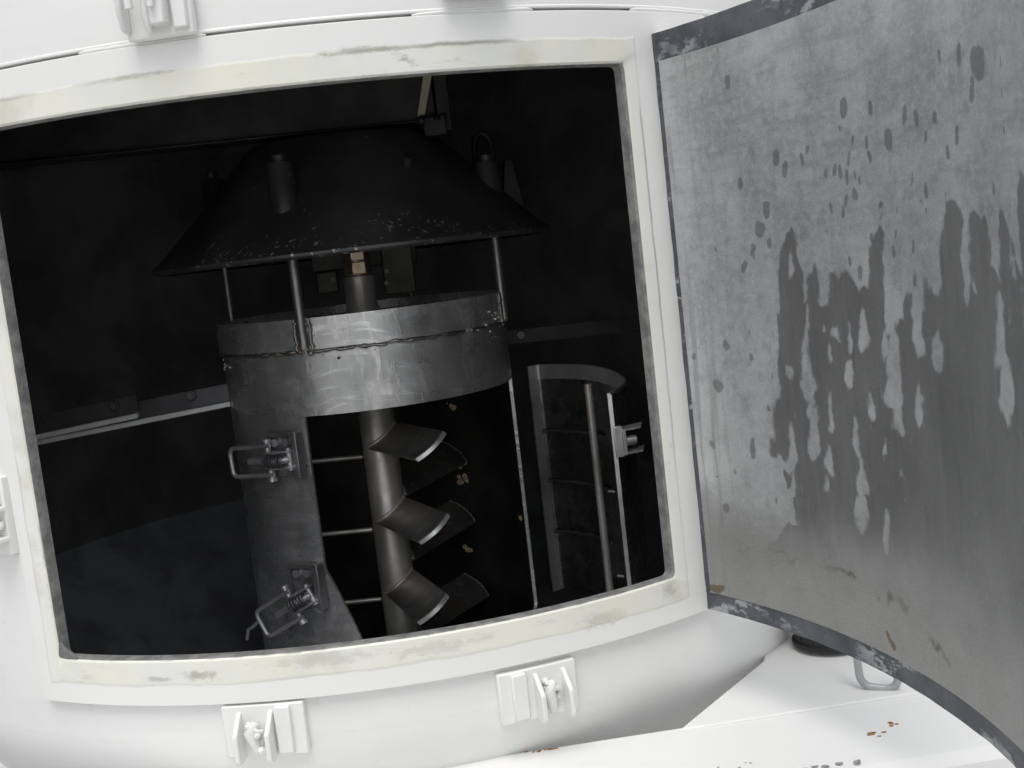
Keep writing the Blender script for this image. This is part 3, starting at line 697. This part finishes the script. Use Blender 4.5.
ZD0, ZD1 = -.43, -.0885
def dg(o, z0, z1, i0=0, i1=None, nz_=2):
    i1 = len(cv) if i1 is None else i1
    return [[cv[i]+nrm[i]*o+Vector((0, 0, z0+(z1-z0)*j/nz_)) for j in range(nz_+1)] for i in range(i0, i1)]
inn = 1 if (nrm[20].x < 0) else -1
td = MB(); td.slab(dg(0, ZD0, ZD1), dg(-inn*.004, ZD0, ZD1))
tdo = td.build('tube_door', DOORSTEEL, tube, origin=cv[0]+Vector((0, 0, ZD0)), smooth=40); tdo['label'] = 'curved tube door swung open to the right'
bd = MB(); bd.slab(dg(inn*.004, ZD1-.020, ZD1+.0015, 0, len(cv)-2), dg(inn*.0005, ZD1-.020, ZD1+.0015, 0, len(cv)-2))
bd.slab(dg(inn*.004, ZD0, ZD1-.0202, 0, 7), dg(inn*.0005, ZD0, ZD1-.0202, 0, 7))
bd.build('border_strip', LATCH, tdo, smooth=40)
ed = MB(); e = len(cv)-1
tg = (cv[e]-cv[e-1]).normalized()
ed.slab([[cv[e]+nrm[e]*o+tg*.0005+Vector((0, 0, z)) for z in (ZD0, ZD1+.001)] for o in (-inn*.0040, inn*.0008)], [[cv[e]+nrm[e]*o+tg*.0012+Vector((0, 0, z)) for z in (ZD0, ZD1+.001)] for o in (-inn*.0040, inn*.0008)])
ed.build('edge_strip', LATCH, tdo)
for z in (-.186, -.262, -.34):
    rb = MB(); seg = list(range(5, 27))
    rb.tube([cv[i]+nrm[i]*inn*.006+Vector((0, 0, z)) for i in seg], .0026, 8); rb.build('rib', DARK, tdo, smooth=60)
pr = MB(); pr.tube([cv[26]+nrm[26]*inn*.016+Vector((0, 0, ZD1-.022)), cv[26]+nrm[26]*inn*.016+Vector((0, 0, ZD0+.02))], .0055, 14); pr.build('stiffening_rod', SHAFT, tdo, smooth=60)
for z in (-.20, -.30):
    q = MB(); q.tube([cv[e]+nrm[e]*inn*.004+Vector((0, 0, z)), cv[e]+nrm[e]*inn*.012+Vector((0, 0, z+.001))], .0020, 8); q.build('stud', DARK, tdo, smooth=60)
# catch on the free edge
kc = cv[e]+Vector((0, 0, -.142)); ck = MB()
ck.box(kc+Vector((.006, -.001, 0)), (.010, .006, .036)); 
cb = ck.build('door_catch', LATCH, tdo, bevel=.001)
arm = MB()
for dz in (-.015, .012): arm.prism([kc+Vector((.010, -.008, dz)), kc+Vector((.032, -.006, dz+.001)), kc+Vector((.036, .004, dz+.004)), kc+Vector((.010, .012, dz))], Vector((0, 0, .0025)))
arm.box(kc+Vector((.012, -.008, .0)), (.003, .004, .030)); arm.tube([kc+Vector((.013, -.004, 0)), kc+Vector((.026, -.004, .001))], .0045, 12)
for k in range(4): arm.tube([kc+Vector((.014+.003*k, -.004, 0)), kc+Vector((.0155+.003*k, -.004, 0))], .0058, 12)
arm.build('catch_fork', LATCH, cb, smooth=40)

# ================================================================== auger
aug = thing('auger', (0, 0, -.645), 'welded steel auger shaft with slanted paddles standing inside the mixing tube', 'auger')
s_ = MB(); s_.lathe([(0, -.645), (.0245, -.645), (.0245, .028), (.0215, .032), (.0215, .074), (.013, .076), (.013, .12), (0, .12)], 40); s_.build('shaft', SHAFT, aug, origin=(0, 0, 0), smooth=40)
cp = MB()
cp.prism([Vector((.0185*cos(rad(60*k+10)), .0185*sin(rad(60*k+10)), .077)) for k in range(6)], (0, 0, .017))
cp.prism([Vector((.0180*cos(rad(60*k+10)), .0180*sin(rad(60*k+10)), .0955)) for k in range(6)], (0, 0, .022))
cp.build('coupling', BRONZE, aug, bevel=.0012)
def paddle(az, z, L, wid, pitch, rise=0.0):
    D = Vector((sin(az), -cos(az), rise)).normalized(); T = Vector((cos(az), sin(az), 0))     # outward, and to the right seen from outside
    W = T*cos(pitch)+Vector((0, 0, 1))*sin(pitch); N = D.cross(W).normalized(); N = N if N.z > 0 else -N
    c = Vector((0, 0, z)); nn = 12; th = .0022
    def pt(rr_, k):
        kk = -1+2*k/nn
        return c+D*(rr_-.008*kk*kk)+W*(wid/2*kk)
    rs = [.022, .05, .09, .13, L-.004]
    up_ = [[(c+D*rr_+W*(wid/2*(-1+2*k/nn)) if i < 4 else pt(L-.004, k))+N*th for k in range(nn+1)] for i, rr_ in enumerate(rs)]
    for k in range(nn+1):                      # the root follows the round shaft
        q = wid/2*(-1+2*k/nn)*cos(pitch); up_[0][k] = c+D*(sqrt(max(.006**2, .0235**2-q*q)))+W*(wid/2*(-1+2*k/nn))+N*th
    lo_ = [[q-N*2*th for q in row] for row in up_]
    b = MB(); b.slab(up_, lo_); rt = b.build('paddle', PADDLE, aug, origin=c, smooth=30)
    b = MB(); b.slab([[pt(L-.0038, k)+N*th for k in range(nn+1)], [pt(L, k)+N*th for k in range(nn+1)]], [[pt(L-.0038, k)-N*th*1.2 for k in range(nn+1)], [pt(L+.0016, k)-N*th*1.2 for k in range(nn+1)]])
    b.build('worn_edge', BARE, rt, smooth=30)
    b = MB(); pts = []
    for k in range(9):
        kk = -.95+1.9*k/8; s2 = wid/2*kk; pts.append(c+D*(sqrt(max(.004**2, .0245**2-(s2*cos(pitch))**2))+.001)+W*s2+N*.003)
    b.tube(pts, [.0026+.0014*mnoise.noise(Vector((k*1.1, z*40, az))) for k in range(9)], 7); b.build('weld', SHAFT, rt, smooth=60)
for az, z in ((23, -.148), (20, -.254), (15, -.357)): paddle(rad(az), z, .180, .052, rad(33))
for az, z in ((141, -.224), (140, -.317), (137, -.432)): paddle(rad(az), z, .178, .054, rad(36), .10)

# meal stuck to the far wall of the tube
gm = MB()
for ph, z, n, sprd in ((145.5, -.139, 4, .004), (141.5, -.236, 4, .005), (142.5, -.256, 8, .005), (144.5, -.368, 9, .0045), (100, -.30, 2, .004)):
    for k in range(n):
        a = rad(ph)+rnd.gauss(0, sprd)/RT; q = P(RT-t-.0006, a, z+rnd.gauss(0, sprd*.8)); ax = Vector((sin(a), -cos(a), 0))
        blob(gm, q, rnd.uniform(.0015, .0052), k, .3, ax)
mo = gm.build('meal_residue', DUST, origin=P(RT, rad(143), -.4), smooth=60); tag(mo, 'crusts of pale dried meal stuck to the far inside wall of the mixing tube', 'meal residue', kind='stuff')

# ================================================================== conical hood
hood = thing('cone_hood', (0, 0, .108), 'blackened cone shaped hood above the mixing tube, pale dust along its rim', 'hood')
h = MB()
h.lathe([(.262, .104), (.2705, .107), (.2715, .1105), (.254, .1245), (.192, .185), (.13, .252), (.12, .258), (.0, .258), (.0, .253), (.118, .253), (.126, .248), (.25, .1205), (.262, .112)], 160)
h.build('cone', HOOD, hood, origin=(0, 0, .108), smooth=30)
for a, z1 in ((-111, .232), (-21, .222), (69, .205), (159, .222)):
    q = P(.2005, rad(a), 0); sv = MB()
    sv.lathe([(0, .14), (.0165, .14), (.0165, z1-.002), (.015, z1), (.0, z1)], 28, c=(q.x, q.y)); sv.lathe([(.0, z1-.001), (.009, z1-.001), (.009, z1+.008), (.007, z1+.010), (0, z1+.010)], 20, c=(q.x, q.y))
    sv.build('rod_sleeve', HOOD, hood, origin=(0, 0, .108), smooth=40)
br = MB(); br.prism([(.205, -.045, .15), (.214, -.045, .206), (.224, -.045, .206), (.236, -.045, .132)], (0, .03, 0)); br.build('side_bracket', BLACKED, hood, origin=(0, 0, .108), bevel=.001)
lk = MB(); pts = [Vector((.193-.012*cos(q), .02, .232+.018*sin(q))) for q in [pi*k/10 for k in range(11)]]
lk.tube([Vector((.181, .02, .205))]+pts+[Vector((.205, .02, .205))], .0048, 10); lk.build('lifting_shackle', BLACKED, hood, smooth=60)
bt = MB()
q = P(.172, rad(28), .206)
bt.tube([q, q+Vector((.004, -.010, .010))], [.008, .007], 12); bt.build('bolt_head', BLACKED, hood, smooth=50)
hb = MB(); hb.box((.056, .052, .085), (.044, .04, .085)); hb.box((-.045, .06, .07), (.03, .03, .03)); hb.box((.01, .075, .10), (.15, .02, .03))
hb.build('bearing_bracket', BEAM, hood, bevel=.002)
for x, z in ((-.036, .073), (.037, .060), (.04, .077)): nb = MB(); nb.tube([(x, .026, z), (x, .018, z)], .0034, 6); nb.build('bracket_bolt', DARK, hood)

# ================================================================== beam under the lid, support arms
bm_ = thing('cross_beam', (-.2, -.06, .27), 'dark steel beam under the lid, running from the left wall to above the cone', 'beam')
b = MB(); b.slab([[(-.565, -.07, .2665), (-.565, -.07, .36)], [(.128, -.07, .2665), (.128, -.07, .36)]], [[(-.565, .0, .2665), (-.565, .0, .36)], [(.128, .0, .2665), (.128, .0, .36)]])
b.box((-.22, -.064, .2655), (.69, .030, .004)); b.build('channel', BLACKED, bm_, bevel=.002)
b = MB(); b.box((.139, -.035, .300), (.018, .075, .10)); b.box((.125, -.075, .255), (.03, .02, .022)); b.build('end_plate', BLACKED, bm_, bevel=.002)
b = MB(); b.prism([(.1035, -.0745, .270), (.1125, -.0745, .270), (.136, -.0745, .345), (.124, -.0745, .345)], (0, .003, 0)); b.build('pale_strip', GASK, bm_)
b = MB(); 
for q in range(5): blob(b, (.108+.007*q, -.08, .266-.002*(q % 2)), .006, q)
b.build('cable_knot', BLACKED, bm_, smooth=60)

la = thing('support_arm', (-.38, -.01, -.095), 'bolted pair of flat steel bars bracing the mixing tube to the left tank wall', 'support arm')
def plate(x0, x1, zl, zr, name, y0, dy, hgt, holes):
    b = MB(); b.prism([(x0, y0, zl), (x1, y0, zr), (x1, y0+.006, zr+hgt), (x0, y0+.006, zl+hgt)], (0, .005, 0))
    o = b.build(name, DARK, la, bevel=.0006)
    e_ = MB(); e_.add([(x0, y0-dy-.0017, zl-.0066), (x1, y0-dy-.0017, zr-.0066), (x1, y0-dy, zr), (x0, y0-dy, zl), (x0, y0+.005, zl-.0066), (x1, y0+.005, zr-.0066), (x1, y0+.005, zr), (x0, y0+.005, zl)], [(0,1,2,3), (4,7,6,5), (0,4,5,1), (3,2,6,7), (0,3,7,4), (1,5,6,2)]); e_.build('bright_lip', LIPLIGHT, o, bevel=.0005)
    for hx, hz in holes:
        k = MB(); k.tube([(hx, y0+.002, hz), (hx, y0-.006, hz)], .0065, 6); k.tube([(hx, y0-.004, hz), (hx, y0-.011, hz)], .0042, 10); k.build('bolt', DARK, o)
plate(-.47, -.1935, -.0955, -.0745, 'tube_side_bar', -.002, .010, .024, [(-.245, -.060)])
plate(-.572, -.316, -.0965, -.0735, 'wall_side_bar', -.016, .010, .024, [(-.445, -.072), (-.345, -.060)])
ra = thing('support_arm', (.38, .01, -.05), 'dark steel bar bracing the mixing tube to the right tank wall', 'support arm')
b = MB(); b.prism([(.19, .02, -.046), (.571, .02, -.053), (.571, .02, -.030), (.19, .02, -.026)], (0, .006, 0)); b.build('bar', BLACKED, ra, bevel=.0006)
b = MB(); b.tube([(.215, .02, -.034), (.215, .008, -.034)], .006, 6); b.build('bolt', DARK, ra)

# ================================================================== white deck in front
deck = thing('chassis_deck', (.3, -.5, -.72), 'white painted chassis deck with chipped paint, wrapped round the front of the tank', 'chassis')
ZK = -.39
b = MB()
sec = [(-.565, ZK-.09), (-.565, ZK-.002), (-.5675, ZK), (-.572, ZK), (-.678, ZK-.0025), (-.690, ZK-.006), (-.698, ZK-.016), (-.706, ZK-.20), (-.62, ZK-.30)]
b.prism([(-1.1, y, z) for y, z in sec], (2.7, 0, 0)); b.build('front_beam', DECKW, deck, smooth=25)
poly = [(.264, -.5715), (.3935, -.428), (.395, -.4245), (.4005, -.4075), (.452, -.357), (.56, -.22), (.62, 0), (.62, .5), (1.6, .5), (1.6, -.5715)]
b = MB(); b.prism([(x, y, ZK+.0012) for x, y in poly], (0, 0, -.06)); b.build('deck_plate', DECKW, deck, bevel=.0025)
rdg = MB(); rdg.tube([(.29, -.5730, ZK+.0003), (.42, -.5724, ZK+.0008), (.62, -.5730, ZK+.0003), (1.2, -.573, ZK)], .0022, 8); rdg.build('weld_seam', DECKW, deck, smooth=60)
hd = MB()
pa, pb = Vector((.459, -.542, ZK+.004)), Vector((.492, -.558, ZK+.001)); ux = (pb-pa).normalized(); uz = Vector((-.02, .05, 1)).normalized()
hp = [pa+uz*.08, pa+uz*.02]+[pa+ux*(.012-.012*cos(q))+uz*(.012-.012*sin(q)) for q in [pi/2*k/6 for k in range(7)]]
hp += [pb-ux*(.012-.012*sin(q))+uz*(.012-.012*cos(q)) for q in [pi/2*k/6 for k in range(7)]]+[pb+uz*.02, pb+uz*.09]
hd.tube(hp, .0040, 12)
hd.build('lifting_handle', GREYP, deck, smooth=60)
# ground frame that carries tank and deck
lg = MB()
for x in (-.9, .0, 1.3): lg.box((x, -.60, -1.1), (.09, .09, .80))
for x in (-.9, .9): lg.box((x, .55, -1.08), (.09, .09, .84))
for k in range(5): pass
lg.box((0, .55, -.66), (2.2, .1, .1)); lg.box((-.9, 0, -.68), (.09, 1.05, .08)); lg.box((.9, 0, -.68), (.09, 1.05, .08)); lg.box((0, 0, -1.08), (2.0, .1, .06)); lg.box((0,0,-1.25),(.2,.2,.5))
lg.build('underframe', DECKW, deck)

cap = thing('filler_cap', (.4775, -.410, ZK+.006), 'round black ribbed cap on the white deck beside the tank, half under the door', 'cap')
b = MB(); b.lathe([(0, 0), (.0415, 0), (.0415, .004), (.039, .005), (.039, .006)], 48, c=(.4775, -.410))
for i in range(len(b.v)): b.v[i].z += ZK+.0065
b.build('collar', RUBBER, cap, smooth=40)
b = MB(); n = 72; vs = []
for z_, rr_ in ((.006, .038), (.030, .038), (.034, .035)):
    for k in range(n): r__ = rr_+(.0012 if k % 2 else 0); vs.append((.4775+r__*sin(2*pi*k/n), -.410-r__*cos(2*pi*k/n), ZK+.0065+z_))
b.add(vs, [(j*n+k, j*n+(k+1) % n, (j+1)*n+(k+1) % n, (j+1)*n+k) for j in range(2) for k in range(n)]+[tuple(range(2*n, 3*n))])
b.build('lid', RUBBER, cap, smooth=30)
# paint chips: rust and bare metal showing through
def flake(mb, c, r, seed):
    n = 9; q = [Vector((c[0]+r*(1+.5*mnoise.noise(Vector((k*1.3, seed, 0))))*cos(2*pi*k/n)*1.3, c[1]+r*(1+.5*mnoise.noise(Vector((k*1.7, seed, 5))))*sin(2*pi*k/n), c[2])) for k in range(n)]
    q = [v+Vector((0, 0, .00002*(seed % 30))) for v in q]; mb.prism(q, (0, 0, .0002))
rn = random.Random(21)
CHIPRUST = m_plain('rusty_chip', (.30, .16, .07), .8, 0, .4, 200); CHIPMETAL = m_plain('bare_metal_chip', (.30, .30, .31), .6, .2, .4, 200)
a = MB()
for k in range(14): flake(a, (.431+rn.gauss(0, .006), -.640+rn.gauss(0, .006), ZK-.0026+.0007), rn.uniform(.0008, .0024), k)
for k in range(4): flake(a, (.452+rn.gauss(0, .003), -.628+rn.gauss(0, .002), ZK-.0020+.0007), rn.uniform(.001, .002), k+30)
for k in range(9): flake(a, (.134+rn.gauss(0, .008), -.5695+rn.gauss(0, .0012), ZK), rn.uniform(.001, .0022), k+60)
ch = a.build('rusty_paint_chips', CHIPRUST, deck); ch['kind'] = 'stuff'
a = MB()
for k in range(12): flake(a, (.30+.10*rn.random(), -.684+rn.gauss(0, .0012), ZK-.0036), rn.uniform(.0008, .0030), k+90)
for k in range(5): flake(a, (.26+.06*rn.random(), -.66+rn.gauss(0, .004), ZK-.0022), rn.uniform(.0006, .0014), k+120)
ch = a.build('bare_paint_chips', CHIPMETAL, deck); ch['kind'] = 'stuff'
for o in list(bpy.data.objects):
    if 'base_' in o.keys(): del o['base_']
